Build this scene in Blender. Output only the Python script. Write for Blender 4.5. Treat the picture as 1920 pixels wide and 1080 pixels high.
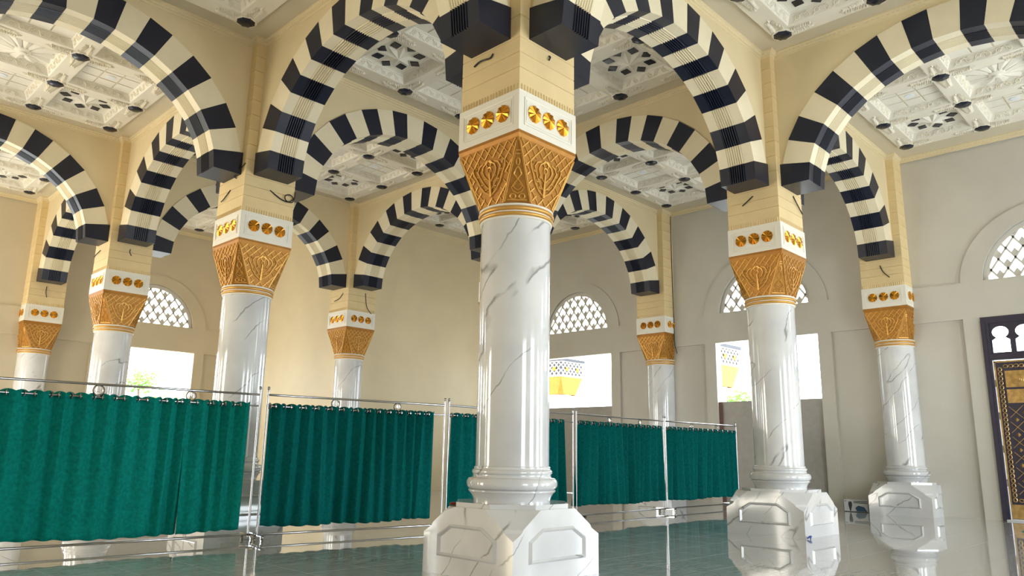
import bpy, math, random
from mathutils import Vector, Matrix
from mathutils.geometry import tessellate_polygon
random.seed(7)
PI = math.pi
scene = bpy.context.scene
for o in list(bpy.data.objects): bpy.data.objects.remove(o)
C = scene.collection

# ------------------------------------------------------------------ camera
cam_d = bpy.data.cameras.new('camera'); cam = bpy.data.objects.new('camera', cam_d); C.objects.link(cam)
yaw, pit, rol = math.radians(44.189), math.radians(12.278), math.radians(0.946)
fw = Vector((math.cos(pit)*math.cos(yaw), math.cos(pit)*math.sin(yaw), math.sin(pit)))
rt = Vector((math.sin(yaw), -math.cos(yaw), 0)); up = rt.cross(fw)
r2 = rt*math.cos(rol)+up*math.sin(rol); u2 = -rt*math.sin(rol)+up*math.cos(rol)
CAM = Vector((-6.519, -6.284, 1.33))
m = Matrix((( r2.x, u2.x, -fw.x, CAM.x), (r2.y, u2.y, -fw.y, CAM.y), (r2.z, u2.z, -fw.z, CAM.z), (0,0,0,1)))
cam.matrix_world = m
cam_d.sensor_width = 36.0; cam_d.lens = 1414.4/1920*36; cam_d.clip_start = .05; cam_d.clip_end = 500
scene.camera = cam

# ------------------------------------------------------------------ world, light, exposure
w = bpy.data.worlds.new('sky'); scene.world = w; w.use_nodes = True
bg = w.node_tree.nodes['Background']; bg.inputs[0].default_value = (.88, .95, 1.0, 1); bg.inputs[1].default_value = 8.0
vs = scene.view_settings
vs.view_transform = 'Standard'; vs.look = 'None'; vs.gamma = 1.0; vs.use_curve_mapping = False; vs.exposure = -0.03

def area(name, loc, direction, sx, sy, power, col):
    d = bpy.data.lights.new(name, 'AREA'); d.shape = 'RECTANGLE'; d.size = sx; d.size_y = sy
    d.energy = power; d.color = col
    o = bpy.data.objects.new(name, d); C.objects.link(o); o.location = loc
    o.rotation_euler = Vector(direction).to_track_quat('-Z', 'Y').to_euler()
    return o
# area lamps added in unseen doorways, standing for daylight from the left and behind
WARM, COOL = (1.0, .84, .60), (.84, .93, 1.0)
for y, p in ((10.5, 480), (17.5, 470)):
    area('daylight_fill', (-13.7, y, 2.33), (1, 0, 0), 3.1, 4.6, p, WARM)
for x, p in ((-3.5, 110), (3.5, 380), (10.5, 450)):
    area('daylight_fill', (x, -13.7, 2.33), (0, 1, 0), 3.1, 4.6, p, COOL)

# ------------------------------------------------------------------ materials
MATS = {}
def lin(c):
    return tuple((v/255/12.92 if v/255 <= .04045 else ((v/255+.055)/1.055)**2.4) for v in c)
def mat(name, rgb, rough=.6, metal=0.0, spec=.5, noise=0.0, nscale=8.0, bump=0.0, bscale=60.0, sheen=0.0, coat=0.0, rot=None):
    M = bpy.data.materials.new(name); M.use_nodes = True
    nt = M.node_tree; b = nt.nodes['Principled BSDF']; L = nt.links
    c = lin(rgb)
    b.inputs['Base Color'].default_value = (*c, 1); b.inputs['Roughness'].default_value = rough
    b.inputs['Metallic'].default_value = metal; b.inputs['Specular IOR Level'].default_value = spec
    if sheen: b.inputs['Sheen Weight'].default_value = sheen; b.inputs['Sheen Roughness'].default_value = .4
    if coat: b.inputs['Coat Weight'].default_value = coat; b.inputs['Coat Roughness'].default_value = .05
    if noise or bump:
        tc = nt.nodes.new('ShaderNodeTexCoord')
    if noise:
        n = nt.nodes.new('ShaderNodeTexNoise'); n.inputs['Scale'].default_value = nscale; n.inputs['Detail'].default_value = 5
        L.new(tc.outputs['Object'], n.inputs['Vector'])
        r = nt.nodes.new('ShaderNodeValToRGB')
        r.color_ramp.elements[0].position = .3; r.color_ramp.elements[1].position = .7
        r.color_ramp.elements[0].color = (*[v*(1-noise) for v in c], 1)
        r.color_ramp.elements[1].color = (*[min(1, v*(1+noise)) for v in c], 1)
        L.new(n.outputs['Fac'], r.inputs['Fac']); L.new(r.outputs['Color'], b.inputs['Base Color'])
    if bump:
        n2 = nt.nodes.new('ShaderNodeTexNoise'); n2.inputs['Scale'].default_value = bscale; n2.inputs['Detail'].default_value = 4
        L.new(tc.outputs['Object'], n2.inputs['Vector'])
        bp = nt.nodes.new('ShaderNodeBump'); bp.inputs['Strength'].default_value = bump; bp.inputs['Distance'].default_value = .02
        L.new(n2.outputs['Fac'], bp.inputs['Height']); L.new(bp.outputs['Normal'], b.inputs['Normal'])
    MATS[name] = M
    return M
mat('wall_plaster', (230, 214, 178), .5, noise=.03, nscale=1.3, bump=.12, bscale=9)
mat('wall_dimmed', (208, 195, 168), .5, noise=.03, nscale=1.3, bump=.12, bscale=9)  # same cream plaster; weaker light on the left wall put into the colour
mat('wall_cool_lit', (206, 202, 192), .5, noise=.03, nscale=1.3, bump=.12, bscale=9)  # cream plaster too, greyed in colour for the cool light on the right wall
mat('spandrel_plaster', (230, 213, 174), .6, noise=.03, nscale=1.5, bump=.06, bscale=14)
mat('cream_stone', (240, 229, 200), .55, noise=.03, nscale=3)
mat('pier_stone', (232, 208, 158), .6, noise=.05, nscale=2.5)
mat('navy_paint', (20, 27, 48), .36, noise=.12, nscale=5)
mat('boss_paint', (26, 31, 46), .25)
mat('ceiling_white', (238, 231, 214), .6, noise=.02, nscale=2)
mat('ceiling_plain', (214, 204, 180), .6, noise=.03, nscale=1.2)
mat('panel_white', (240, 235, 222), .55)
mat('band_white', (240, 236, 224), .45)
mat('gold_shaded', (168, 114, 38), .45, metal=.4, noise=.12, nscale=9, bump=.1, bscale=40)  # same gold as the relief, darkened to paint in the shade of its grooves
mat('gold_line', (216, 166, 84), .38, metal=.45)
mat('gold_leaf', (218, 152, 52), .24, metal=.92)
mat('green_velvet_lit', (6, 124, 114), .85, spec=.08, noise=.24, nscale=22, bump=.25, bscale=70)  # same velvet; stronger light on the first panel put into the colour
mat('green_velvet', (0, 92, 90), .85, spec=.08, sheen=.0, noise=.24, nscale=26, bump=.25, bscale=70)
mat('chrome', (156, 156, 158), .10, metal=1.0)
mat('board_grey', (176, 172, 166), .7, noise=.06, nscale=7)
mat('brown_wood', (104, 74, 66), .6, noise=.15, nscale=12)
mat('door_dark', (52, 48, 66), .4, noise=.1, nscale=9)
mat('door_brass', (196, 162, 104), .34, metal=.8, noise=.25, nscale=10)
mat('cable_black', (24, 22, 22), .5)
mat('lamp_white', (238, 242, 246), .3)
mat('cardboard_white', (206, 208, 212), .5)
mat('print_blue', (34, 78, 116), .5)
mat('print_dark', (44, 46, 56), .5)
mat('plastic_blue', (60, 96, 190), .3)
mat('scrap_red', (120, 24, 20), .5)
mat('mat_teal', (20, 120, 112), .8)
mat('terrace', (225, 222, 214), .7, noise=.04)
mat('leaf_green', (120, 180, 60), .6, noise=.3, nscale=3)
mat('bark', (110, 90, 70), .8)
mat('grille_white', (214, 210, 202), .6)
mat('grout', (214, 210, 200), .5)

def marble_mat():
    M = bpy.data.materials.new('marble'); M.use_nodes = True; nt = M.node_tree; N = nt.nodes; L = nt.links
    b = N['Principled BSDF']; b.inputs['Roughness'].default_value = .09; b.inputs['Specular IOR Level'].default_value = .6
    b.inputs['Coat Weight'].default_value = .35; b.inputs['Coat Roughness'].default_value = .03
    tc = N.new('ShaderNodeTexCoord'); oi = N.new('ShaderNodeObjectInfo')
    off = N.new('ShaderNodeVectorMath'); off.operation = 'MULTIPLY_ADD'
    L.new(oi.outputs['Random'], off.inputs[0]); off.inputs[1].default_value = (37, 53, 71); L.new(tc.outputs['Object'], off.inputs[2])
    nd = N.new('ShaderNodeTexNoise'); nd.inputs['Scale'].default_value = 2.6; nd.inputs['Detail'].default_value = 5
    L.new(off.outputs[0], nd.inputs['Vector'])
    ds = N.new('ShaderNodeVectorMath'); ds.operation = 'MULTIPLY_ADD'
    L.new(nd.outputs['Color'], ds.inputs[0]); ds.inputs[1].default_value = (.20,)*3; L.new(off.outputs[0], ds.inputs[2])
    rgt = Vector((.707, -.707, 0)); upv = Vector((0, 0, 1)); dep = Vector((.707, .707, 0))
    n_ = (rgt*1.25-upv).normalized(); t1 = (rgt+upv*1.25).normalized()
    cmb = N.new('ShaderNodeCombineXYZ')
    for i, (v, s) in enumerate(((n_, 1.75), (t1, .24), (dep, .4))):
        d = N.new('ShaderNodeVectorMath'); d.operation = 'DOT_PRODUCT'; L.new(ds.outputs[0], d.inputs[0]); d.inputs[1].default_value = v*s
        L.new(d.outputs['Value'], cmb.inputs[i])
    nv = N.new('ShaderNodeTexNoise'); nv.inputs['Scale'].default_value = 1.0; nv.inputs['Detail'].default_value = 1.5
    L.new(cmb.outputs[0], nv.inputs['Vector'])
    s1 = N.new('ShaderNodeMath'); s1.operation = 'SUBTRACT'; L.new(nv.outputs['Fac'], s1.inputs[0]); s1.inputs[1].default_value = .5
    s2 = N.new('ShaderNodeMath'); s2.operation = 'ABSOLUTE'; L.new(s1.outputs[0], s2.inputs[0])
    mr = N.new('ShaderNodeMapRange'); mr.inputs['From Min'].default_value = 0; mr.inputs['From Max'].default_value = .0095
    mr.inputs['To Min'].default_value = 1; mr.inputs['To Max'].default_value = 0; L.new(s2.outputs[0], mr.inputs['Value'])
    nm = N.new('ShaderNodeTexNoise'); nm.inputs['Scale'].default_value = 1.7; L.new(off.outputs[0], nm.inputs['Vector'])
    mm = N.new('ShaderNodeMapRange'); mm.inputs['From Min'].default_value = .42; mm.inputs['From Max'].default_value = .52; L.new(nm.outputs['Fac'], mm.inputs['Value'])
    mu = N.new('ShaderNodeMath'); mu.operation = 'MULTIPLY'; L.new(mr.outputs[0], mu.inputs[0]); L.new(mm.outputs[0], mu.inputs[1])
    mu2 = N.new('ShaderNodeMath'); mu2.operation = 'MULTIPLY'; L.new(mu.outputs[0], mu2.inputs[0]); mu2.inputs[1].default_value = .75
    nb = N.new('ShaderNodeTexNoise'); nb.inputs['Scale'].default_value = 1.1; nb.inputs['Detail'].default_value = 3; L.new(ds.outputs[0], nb.inputs['Vector'])
    base = N.new('ShaderNodeValToRGB'); base.color_ramp.elements[0].position = .35; base.color_ramp.elements[1].position = .7
    base.color_ramp.elements[0].color = (.62, .63, .65, 1); base.color_ramp.elements[1].color = (.79, .80, .81, 1)
    L.new(nb.outputs['Fac'], base.inputs['Fac'])
    mx = N.new('ShaderNodeMixRGB'); L.new(mu2.outputs[0], mx.inputs['Fac']); L.new(base.outputs['Color'], mx.inputs[1]); mx.inputs[2].default_value = (.13, .13, .14, 1)
    L.new(mx.outputs['Color'], b.inputs['Base Color'])
    MATS['marble'] = M
marble_mat()
def tile_mat():
    M = bpy.data.materials.new('floor_tile'); M.use_nodes = True; nt = M.node_tree; N = nt.nodes; L = nt.links
    b = N['Principled BSDF']; b.inputs['Roughness'].default_value = .035; b.inputs['Specular IOR Level'].default_value = .85
    b.inputs['Coat Weight'].default_value = .6; b.inputs['Coat Roughness'].default_value = .02; b.inputs['Coat IOR'].default_value = 1.6
    tc = N.new('ShaderNodeTexCoord'); oi = N.new('ShaderNodeObjectInfo')
    off = N.new('ShaderNodeVectorMath'); off.operation = 'MULTIPLY_ADD'
    L.new(oi.outputs['Random'], off.inputs[0]); off.inputs[1].default_value = (37, 53, 71); L.new(tc.outputs['Object'], off.inputs[2])
    mp = N.new('ShaderNodeMapping'); mp.inputs['Scale'].default_value = (1.2, 9, 1); mp.inputs['Rotation'].default_value = (0, 0, math.radians(-46)); L.new(off.outputs[0], mp.inputs['Vector'])
    n = N.new('ShaderNodeTexNoise'); n.inputs['Scale'].default_value = 2.2; n.inputs['Detail'].default_value = 6; L.new(mp.outputs[0], n.inputs['Vector'])
    r = N.new('ShaderNodeValToRGB'); r.color_ramp.elements[0].position = .3; r.color_ramp.elements[1].position = .72
    r.color_ramp.elements[0].color = (.52, .53, .54, 1); r.color_ramp.elements[1].color = (.70, .71, .72, 1)
    L.new(n.outputs['Fac'], r.inputs['Fac']); L.new(r.outputs['Color'], b.inputs['Base Color'])
    n3 = N.new('ShaderNodeTexNoise'); n3.inputs['Scale'].default_value = 2.0; L.new(off.outputs[0], n3.inputs['Vector'])
    bp = N.new('ShaderNodeBump'); bp.inputs['Strength'].default_value = .02; bp.inputs['Distance'].default_value = .02
    L.new(n3.outputs['Fac'], bp.inputs['Height']); L.new(bp.outputs['Normal'], b.inputs['Normal']); L.new(bp.outputs['Normal'], b.inputs['Coat Normal'])
    MATS['floor_tile'] = M
tile_mat()

# ------------------------------------------------------------------ mesh helpers
class MB:
    def __init__(s): s.v = []; s.f = []
    def add(s, vs_, fs_):
        k = len(s.v); s.v += [tuple(v) for v in vs_]; s.f += [tuple(i+k for i in f) for f in fs_]; return s
    def box(s, x0, x1, y0, y1, z0, z1):
        return s.add([(x0,y0,z0),(x1,y0,z0),(x1,y1,z0),(x0,y1,z0),(x0,y0,z1),(x1,y0,z1),(x1,y1,z1),(x0,y1,z1)],
                     [(0,3,2,1),(4,5,6,7),(0,1,5,4),(1,2,6,5),(2,3,7,6),(3,0,4,7)])
    def lathe(s, prof, n=32, c=(0,0), cap=True):
        vs_ = []; fs_ = []
        for r, z in prof:
            for i in range(n):
                a = 2*PI*i/n; vs_.append((c[0]+r*math.cos(a), c[1]+r*math.sin(a), z))
        for j in range(len(prof)-1):
            for i in range(n):
                fs_.append((j*n+i, j*n+(i+1) % n, (j+1)*n+(i+1) % n, (j+1)*n+i))
        if cap: fs_ += [tuple(range(n-1, -1, -1)), tuple(range((len(prof)-1)*n, len(prof)*n))]
        return s.add(vs_, fs_)
    def tube(s, pts, r, n=5, closed=False, caps=True):
        pts = [Vector(p) for p in pts]; vs_ = []; fs_ = []; m_ = len(pts)
        prev = None
        for i, p in enumerate(pts):
            a = pts[(i-1) % m_] if (closed or i > 0) else p
            b = pts[(i+1) % m_] if (closed or i < m_-1) else p
            d = (b-a);  d = d.normalized() if d.length > 1e-9 else Vector((0,0,1))
            if prev is None:
                prev = d.orthogonal().normalized()
            e = (prev-d*prev.dot(d)); e = e.normalized() if e.length > 1e-6 else d.orthogonal().normalized()
            prev = e; g = d.cross(e)
            rr = r[i] if isinstance(r, (list, tuple)) else r
            for k in range(n):
                t = 2*PI*k/n; vs_.append(p+e*rr*math.cos(t)+g*rr*math.sin(t))
        for i in range(m_ if closed else m_-1):
            j = (i+1) % m_
            for k in range(n):
                fs_.append((i*n+k, i*n+(k+1) % n, j*n+(k+1) % n, j*n+k))
        if not closed and caps: fs_ += [tuple(range(n-1, -1, -1)), tuple(range((m_-1)*n, m_*n))]
        return s.add(vs_, fs_)
    def plate(s, poly, fn, d0, d1, holes=()):
        """flat plate: 2-D outline (with holes) between depths d0 and d1; fn maps (s, z, d) to a point"""
        loops = [[Vector((a, b, 0)) for a, b in l] for l in (poly, *holes)]
        flat = [p for l in loops for p in l]; n = len(flat)
        tris = tessellate_polygon(loops)
        s.add([fn(p.x, p.y, d0) for p in flat]+[fn(p.x, p.y, d1) for p in flat],
              [tuple(t) for t in tris]+[tuple(i+n for i in reversed(t)) for t in tris])
        k = 0
        for l in loops:
            q = len(l)
            base = len(s.v)-2*n
            for i in range(q):
                a, b = base+k+i, base+k+(i+1) % q
                s.f.append((a, b, b+n, a+n))
            k += q
        return s
    def mesh(s, name, material, smooth=None):
        me = bpy.data.meshes.new(name); me.from_pydata(s.v, [], s.f); me.validate()
        import bmesh
        bm = bmesh.new(); bm.from_mesh(me); bmesh.ops.recalc_face_normals(bm, faces=bm.faces); bm.to_mesh(me); bm.free()
        if smooth is not None:
            me.polygons.foreach_set('use_smooth', [True]*len(me.polygons)); me.set_sharp_from_angle(angle=math.radians(smooth))
        me.materials.append(MATS[material]); return me
def obj(name, me, parent=None, loc=(0,0,0), rz=0.0):
    o = bpy.data.objects.new(name, me); C.objects.link(o)
    if parent is not None: o.parent = parent
    o.location = loc; o.rotation_euler = (0, 0, rz); return o
def build(mb, name, material, parent=None, loc=(0,0,0), rz=0.0, smooth=None):
    return obj(name, mb.mesh(name, material, smooth), parent, loc, rz)
def tag(o, label, cat=None, group=None, kind=None):
    o['label'] = label
    if cat: o['category'] = cat
    if group: o['group'] = group
    if kind: o['kind'] = kind
    return o
def thing(name, label, cat=None, loc=(0,0,0), rz=0.0, group=None, kind=None):
    return tag(obj(name, None, None, loc, rz), label, cat, group, kind)
def copy_tree(o, parent=None, loc=None):
    c = o.copy(); C.objects.link(c); c.parent = parent
    if loc is not None: c.location = loc
    for ch in kids.get(o, []): kids.setdefault(c, []).append(copy_tree(ch, c))
    return c
kids = {}
def index_kids():
    kids.clear()
    for o in C.objects:
        if o.parent: kids.setdefault(o.parent, []).append(o)
WX = lambda s, z, d: (14+d, s, z)        # right-hand wall plane
WY = lambda s, z, d: (s, 21+d, z)        # left-hand wall plane

# ================================================================== the shell
ZC = 9.05
# ---- floor: slab, grout and tiles
floor = build(MB().box(-14, 14, -14, 21, -.3, -.006), 'floor', 'grout')
tag(floor, 'glossy beige tiled floor of the prayer hall', kind='structure')
T = .70; tiles = []
tile_me = MB().box(-T/2+.0025, T/2-.0025, -T/2+.0025, T/2-.0025, -.03, 0).mesh('tile', 'floor_tile')
def inside(x, y): return -14 < x < 14 and -14 < y < 21 and not (x > 7 and y > 14)
def project(p):
    d = Vector(p)-CAM; z = d.dot(fw)
    return (960+1414.4*d.dot(r2)/z, 540-1414.4*d.dot(u2)/z, z) if z > .1 else (-9e9, 0, -1)
cells = []
ix = -21
x = .32-20.5*T
while x < 14:
    y = -.05-19.5*T
    while y < 21:
        if inside(x, y):
            px, py, z = project((x, y, 0)); vis = -80 < px < 2000 and 0 < py < 1150 and z > 0
            cells.append((0 if vis else 1, (Vector((x, y, 0))-CAM).length, x, y))
        y += T
    x += T
cells.sort()
for k, (v_, d_, x, y) in enumerate(cells[:300]): obj('tile', tile_me, floor, (x, y, 0))
rest = MB()
for v_, d_, x, y in cells[300:]:
    h = T/2-.0025; rest.add([(x-h,y-h,0),(x+h,y-h,0),(x+h,y+h,0),(x-h,y+h,0)], [(0,1,2,3)])
o = build(rest, 'tile_field', 'floor_tile', floor); o['kind'] = 'stuff'

# ---- outer walls with doorways, recessed panels and lunette windows
def lun(a, h, s0, z0=5.55, n=28):
    return [(s0+a*math.cos(PI*i/n), z0+h*(max(0, 1-abs(math.cos(PI*i/n))**1.9))**.52) for i in range(n+1)]
def bay_wall(mb, fn, c, s0, s1, lunette=True, opening=True):
    """one bay of wall centred on c, spanning s0..s1"""
    hole = [lun(1.40, 1.40, c)] if lunette else []
    hole = [[(p, max(q, 5.5501)) for p, q in hole[0]]] if hole else []
    up_ = [(s0, 5.55), (c-1.40, 5.55)] + list(reversed(lun(1.40, 1.40, c)))[1:-1] + [(c+1.40, 5.55), (s1, 5.55), (s1, 9.3), (s0, 9.3)] if lunette else [(s0, 5.55), (s1, 5.55), (s1, 9.3), (s0, 9.3)]
    mb.plate(up_, fn, .05, .30)
    def bx(a, b, z0, z1, d0, d1): mb.plate([(a, z0), (b, z0), (b, z1), (a, z1)], fn, d0, d1)
    bx(s0, s1, 4.65, 5.55, 0, .30)
    if opening:
        bx(s0, c-1.91, 0, 4.65, .09, .30); bx(c-1.91, c-1.55, 0, 4.65, 0, .30)
        bx(c+1.91, s1, 0, 4.65, .09, .30); bx(c+1.55, c+1.91, 0, 4.65, 0, .30)
    else: bx(s0, s1, 0, 4.65, .0, .30)
wr = MB()
for c in (-10.5, -3.5, 3.5, 10.5): bay_wall(wr, WX, c, c-3.5, c+3.5)
wall_right = tag(build(wr, 'wall_right', 'wall_cool_lit'), 'cream plaster wall on the right with tall doorways and lattice lunettes', kind='structure')
wl = MB()
for c in (-10.5, -3.5, 3.5): bay_wall(wl, WY, c, c-3.5, c+3.5)
wall_left = tag(build(wl, 'wall_left', 'wall_dimmed'), 'cream plaster wall at far left behind the striped arches', kind='structure')
wb = MB().box(7, 14.3, 14.0, 14.3, 0, 9.3)
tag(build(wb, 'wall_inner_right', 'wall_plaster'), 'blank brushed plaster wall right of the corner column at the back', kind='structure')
wb = MB().box(7.0, 7.3, 14.3, 21.3, 0, 9.3)
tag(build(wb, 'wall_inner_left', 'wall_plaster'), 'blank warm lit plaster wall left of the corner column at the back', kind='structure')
wk = MB()
for c in (-10.5, -3.5, 3.5, 10.5, 17.5): bay_wall(wk, lambda s, z, d: (-14-d, s, z), c, c-3.5, c+3.5, False, c > 5)  # unseen wall; which doorways stand open is chosen for the light
tag(build(wk, 'wall_rear_left', 'wall_plaster'), 'plaster wall behind the viewer at left, unseen doorways opened to shape the light', kind='structure')
wk = MB()
for c in (-10.5, -3.5, 3.5, 10.5): bay_wall(wk, lambda s, z, d: (s, -14-d, z), c, c-3.5, c+3.5, False, c > -5)
tag(build(wk, 'wall_rear_right', 'wall_plaster'), 'plaster wall behind the viewer at right, unseen doorways opened to shape the light', kind='structure')

# ---- lunette windows
def window(n, fn, c, label):
    win = thing('window_%d' % n, label, kind='structure')
    ou, inn = lun(1.88, 1.76, c), lun(1.40, 1.40, c)
    md = MB()
    prof = [(ou, .05), (ou, .012), (inn, .012), (inn, .30)]
    k = len(ou); vs_ = []
    for l, d in prof: vs_ += [fn(p, q, d) for p, q in l]
    fs_ = [(j*k+i, j*k+i+1, (j+1)*k+i+1, (j+1)*k+i) for j in range(3) for i in range(k-1)]
    md.add(vs_, fs_); build(md, 'arch_molding', 'wall_cool_lit' if fn is WX else 'wall_dimmed', win)
    rim = MB()
    i2 = lun(1.34, 1.345, c)
    prof = [(inn, .03), (inn, .018), (i2, .018), (i2, .05)]
    # thin rim plus solid spandrel ring round the grille
    i3 = lun(1.30, 1.28, c)
    vs_ = []
    for l, d in ((inn, .12), (i3, .12), (i3, .24), (inn, .24)): vs_ += [fn(p, q, d) for p, q in l]
    rim.add(vs_, [(j*k+i, j*k+i+1, ((j+1) % 4)*k+i+1, ((j+1) % 4)*k+i) for j in range(4) for i in range(k-1)])
    build(rim, 'grille_rim', 'grille_white', win)
    W_, H_ = .35, .49
    def inreg(s, z):
        if z < 5.55 or abs(s) > 1.33: return False
        return z-5.55 < 1.31*(max(0, 1-abs(s/1.33)**1.9))**.52
    slope = H_/W_; ln = math.hypot(1, slope)
    for sg in (1, -1):
        for q in range(-11, 12):
            s0 = (q+.5)*W_ if False else q*W_
            pts = [(s0+sg*t*.02/ln, 5.55+t*.02*slope/ln) for t in range(0, 110)]
            pts = [p for p in pts if inreg(*p)]
            if len(pts) < 6: continue
            (a, za), (b, zb) = pts[0], pts[-1]
            nx, nz = slope/ln*.022, -sg*1/ln*.022
            g = MB().plate([(c+a-nx, za-nz), (c+b-nx, zb-nz), (c+b+nx, zb+nz), (c+a+nx, za+nz)], fn, .13, .23)
            build(g, 'grille_bar', 'grille_white', win)
    inf = []
    for r in range(0, 7):
        for q in range(-5, 6):
            cs = (q+(.5 if r % 2 == 0 else 0)+.0)*W_; cz = 5.55+r*H_/2
            # diamond cell centred at (cs+W/2.., cz): fill its lower corner
            zc = cz+.0
            f = [(cs, zc-H_*.5), (cs+W_*.24, zc-H_*.26), (cs, zc-.02*H_), (cs-W_*.24, zc-H_*.26)]
            if zc-H_*.45 < 5.55 or not all(inreg(a, b) for a, b in f[1:3]): continue
            build(MB().plate([(c+a, b) for a, b in f], fn, .14, .22), 'grille_infill', 'grille_white', win)
    return win
window(1, WX, 3.5, 'lattice lunette window behind the gold capital of the right column')
window(2, WX, 10.5, 'lattice lunette window just right of the centre column shaft')
window(3, WX, -3.5, 'lattice lunette window above the brass door at far right')
window(4, WY, 3.5, 'lattice lunette window on the left between two gold capitals')

# ---- boards closing the lower part of the doorways
def board(fn, c, name, label, wood=True):
    t = thing(name, label, 'board')
    build(MB().plate([(c-1.54, .01), (c+1.54, .01), (c+1.54, 2.89), (c-1.54, 2.89)], fn, .10, .125), 'board_sheet', 'board_grey', t)
    if wood: build(MB().plate([(c+1.45, .01), (c+1.545, .01), (c+1.545, 2.88), (c+1.45, 2.88)], fn, .04, .098), 'wooden_batten', 'brown_wood', t)
board(WX, 3.5, 'doorway_board', 'grey board closing the doorway behind the right column')
board(WX, 10.5, 'doorway_board', 'grey board closing the doorway just right of the centre column', False)
board(WY, 3.5, 'doorway_board', 'board closing the lower doorway on the far left wall', False)

# ---- door at far right
def door():
    D = thing('door_1', 'dark double door with brass border and diamond studs at far right', kind='structure')
    c = -3.5
    def bx(name, mt, a, b, z0, z1, d0, d1, par=D): return build(MB().plate([(c+a, z0), (c+b, z0), (c+b, z1), (c+a, z1)], WX, d0, d1), name, mt, par)
    fr = MB()
    for a, b, z0, z1 in ((1.40, 1.55, 0, 4.65), (-1.55, -1.40, 0, 4.65), (-1.40, 1.40, 4.50, 4.65), (-1.40, 1.40, 3.62, 3.76)):
        fr.plate([(c+a, z0), (c+b, z0), (c+b, z1), (c+a, z1)], WX, -.02, .14)
    for s in (-1, 1):
        fr.plate(sorted([(c+s*1.46, 0), (c+s*1.55, 0)])+[(c+max(s*1.46, s*1.55), 4.56), (c+min(s*1.46, s*1.55), 4.56)], WX, -.045, -.02)
    build(fr, 'door_frame', 'door_dark', D)
    # transom with keyhole lights
    lights = []
    for q in range(6):
        cx = c+1.18-.47*q; l = []
        w_, r = .18, .17
        l = [(cx-w_, 3.80), (cx+w_, 3.80), (cx+w_, 4.09), (cx+.09, 4.15)]
        for i in range(17):
            a = math.radians(-52+284*i/16); l.append((cx+r*math.cos(a), 4.275+r*.82*math.sin(a)))
        l += [(cx-.09, 4.15), (cx-w_, 4.09)]
        lights.append(l)
    build(MB().plate([(c-1.40, 3.76), (c+1.40, 3.76), (c+1.40, 4.50), (c-1.40, 4.50)], WX, .03, .07, lights), 'transom', 'door_dark', D)
    bx('lit_threshold', 'cardboard_white', -1.45, 1.45, 0.001, .03, -.16, .1)  # white colour stands for the light coming under the door
    for s in (1, -1):
        a0, a1 = (0.01, 1.385) if s > 0 else (-1.385, -.01)
        leaf = bx('door_leaf', 'door_dark', a0, a1, .035, 3.60, .03, .09)
        e = a1 if s > 0 else a0     # hinge side
        bx('kick_plate', 'door_brass', a0+.01, a1-.01, .05, .36, .018, .03, leaf)
        # brass strips round the border
        for (p, q, z0, z1) in ((a0, a0+.035, .36, 3.6), (a1-.035, a1, .36, 3.6), (a0, a1, 3.56, 3.6)):
            bx('brass_strip', 'door_brass', p, q, z0, z1, .014, .03, leaf)
        loops = MB()
        def ring(cx, cz, rx, rz_):
            loops.tube([WX(cx+rx*math.cos(2*PI*i/8), cz+rz_*math.sin(2*PI*i/8), .022) for i in range(8)], .011, 4, True)
        z = .46
        while z < 3.50:
            for p in (a0+.11, a1-.11): ring(c+p, z, .036, .045)
            z += .105
        p = a0+.2
        while p < a1-.18:
            ring(c+p, 3.47, .045, .036); ring(c+p, .45, .045, .036); p += .105
        build(loops, 'loop_border', 'door_brass', leaf)
        for z0, z1 in ((2.98, 3.36), (2.62, 2.93)):
            bx('brass_plate', 'door_brass', a0+.2, a1-.2, z0, z1, .012, .03, leaf)
        orn = MB()
        for k in (0, 1):
            cx = c+a0+.2+.24+k*.5; cz = 3.17
            for r in (.13, .09, .05): orn.tube([WX(cx+r*math.cos(2*PI*i/12), cz+r*math.sin(2*PI*i/12), .010) for i in range(12)], .008, 4, True)
        build(orn, 'plate_emboss', 'door_brass', leaf)
        bars = MB(); P0, P1, Z0, Z1 = a0+.2, a1-.2, .54, 2.57; st = .34
        for sg in (1, -1):
            k = -12
            while k < 14:
                pts = []
                for i in range(0, 200):
                    pp = P0+(P1-P0)*i/199; zz = Z0+k*st+sg*(pp-P0)*1.0
                    if Z0 <= zz <= Z1: pts.append((pp, zz))
                if len(pts) > 8: bars.tube([WX(c+pts[0][0], pts[0][1], .026), WX(c+pts[-1][0], pts[-1][1], .026)], .009, 4)
                k += 1
        build(bars, 'diamond_bars', 'door_brass', leaf)
        st_me = MB().add([WX(0, -.05, 0), WX(.05, 0, 0), WX(0, .05, 0), WX(-.05, 0, 0), WX(0, 0, -.035)], [(0,1,4),(1,2,4),(2,3,4),(3,0,4),(3,2,1,0)]).mesh('stud', 'door_brass')
        for v in st_me.vertices: v.co.x -= 14
        for i in range(0, 6):
            for j in range(0, 7):
                pp = P0+st/2*(i) ; zz = Z0+.17+st*j+(0 if i % 2 == 0 else st/2)-st/2*0
                if P0+.02 < pp < P1-.02 and Z0+.05 < zz < Z1-.05:
                    obj('stud', st_me, leaf, (14.03, c+pp, zz))
        hm = bx('hinge', 'chrome', (a1 if s > 0 else a0)-.012, (a1 if s > 0 else a0)+.012, 3.0, 3.16, .0, .03, leaf)
        for zz in (2.25, 1.5, .75):
            bx('hinge', 'chrome', (a1 if s > 0 else a0)-.012, (a1 if s > 0 else a0)+.012, zz, zz+.16, .0, .03, leaf)
door()

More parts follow.
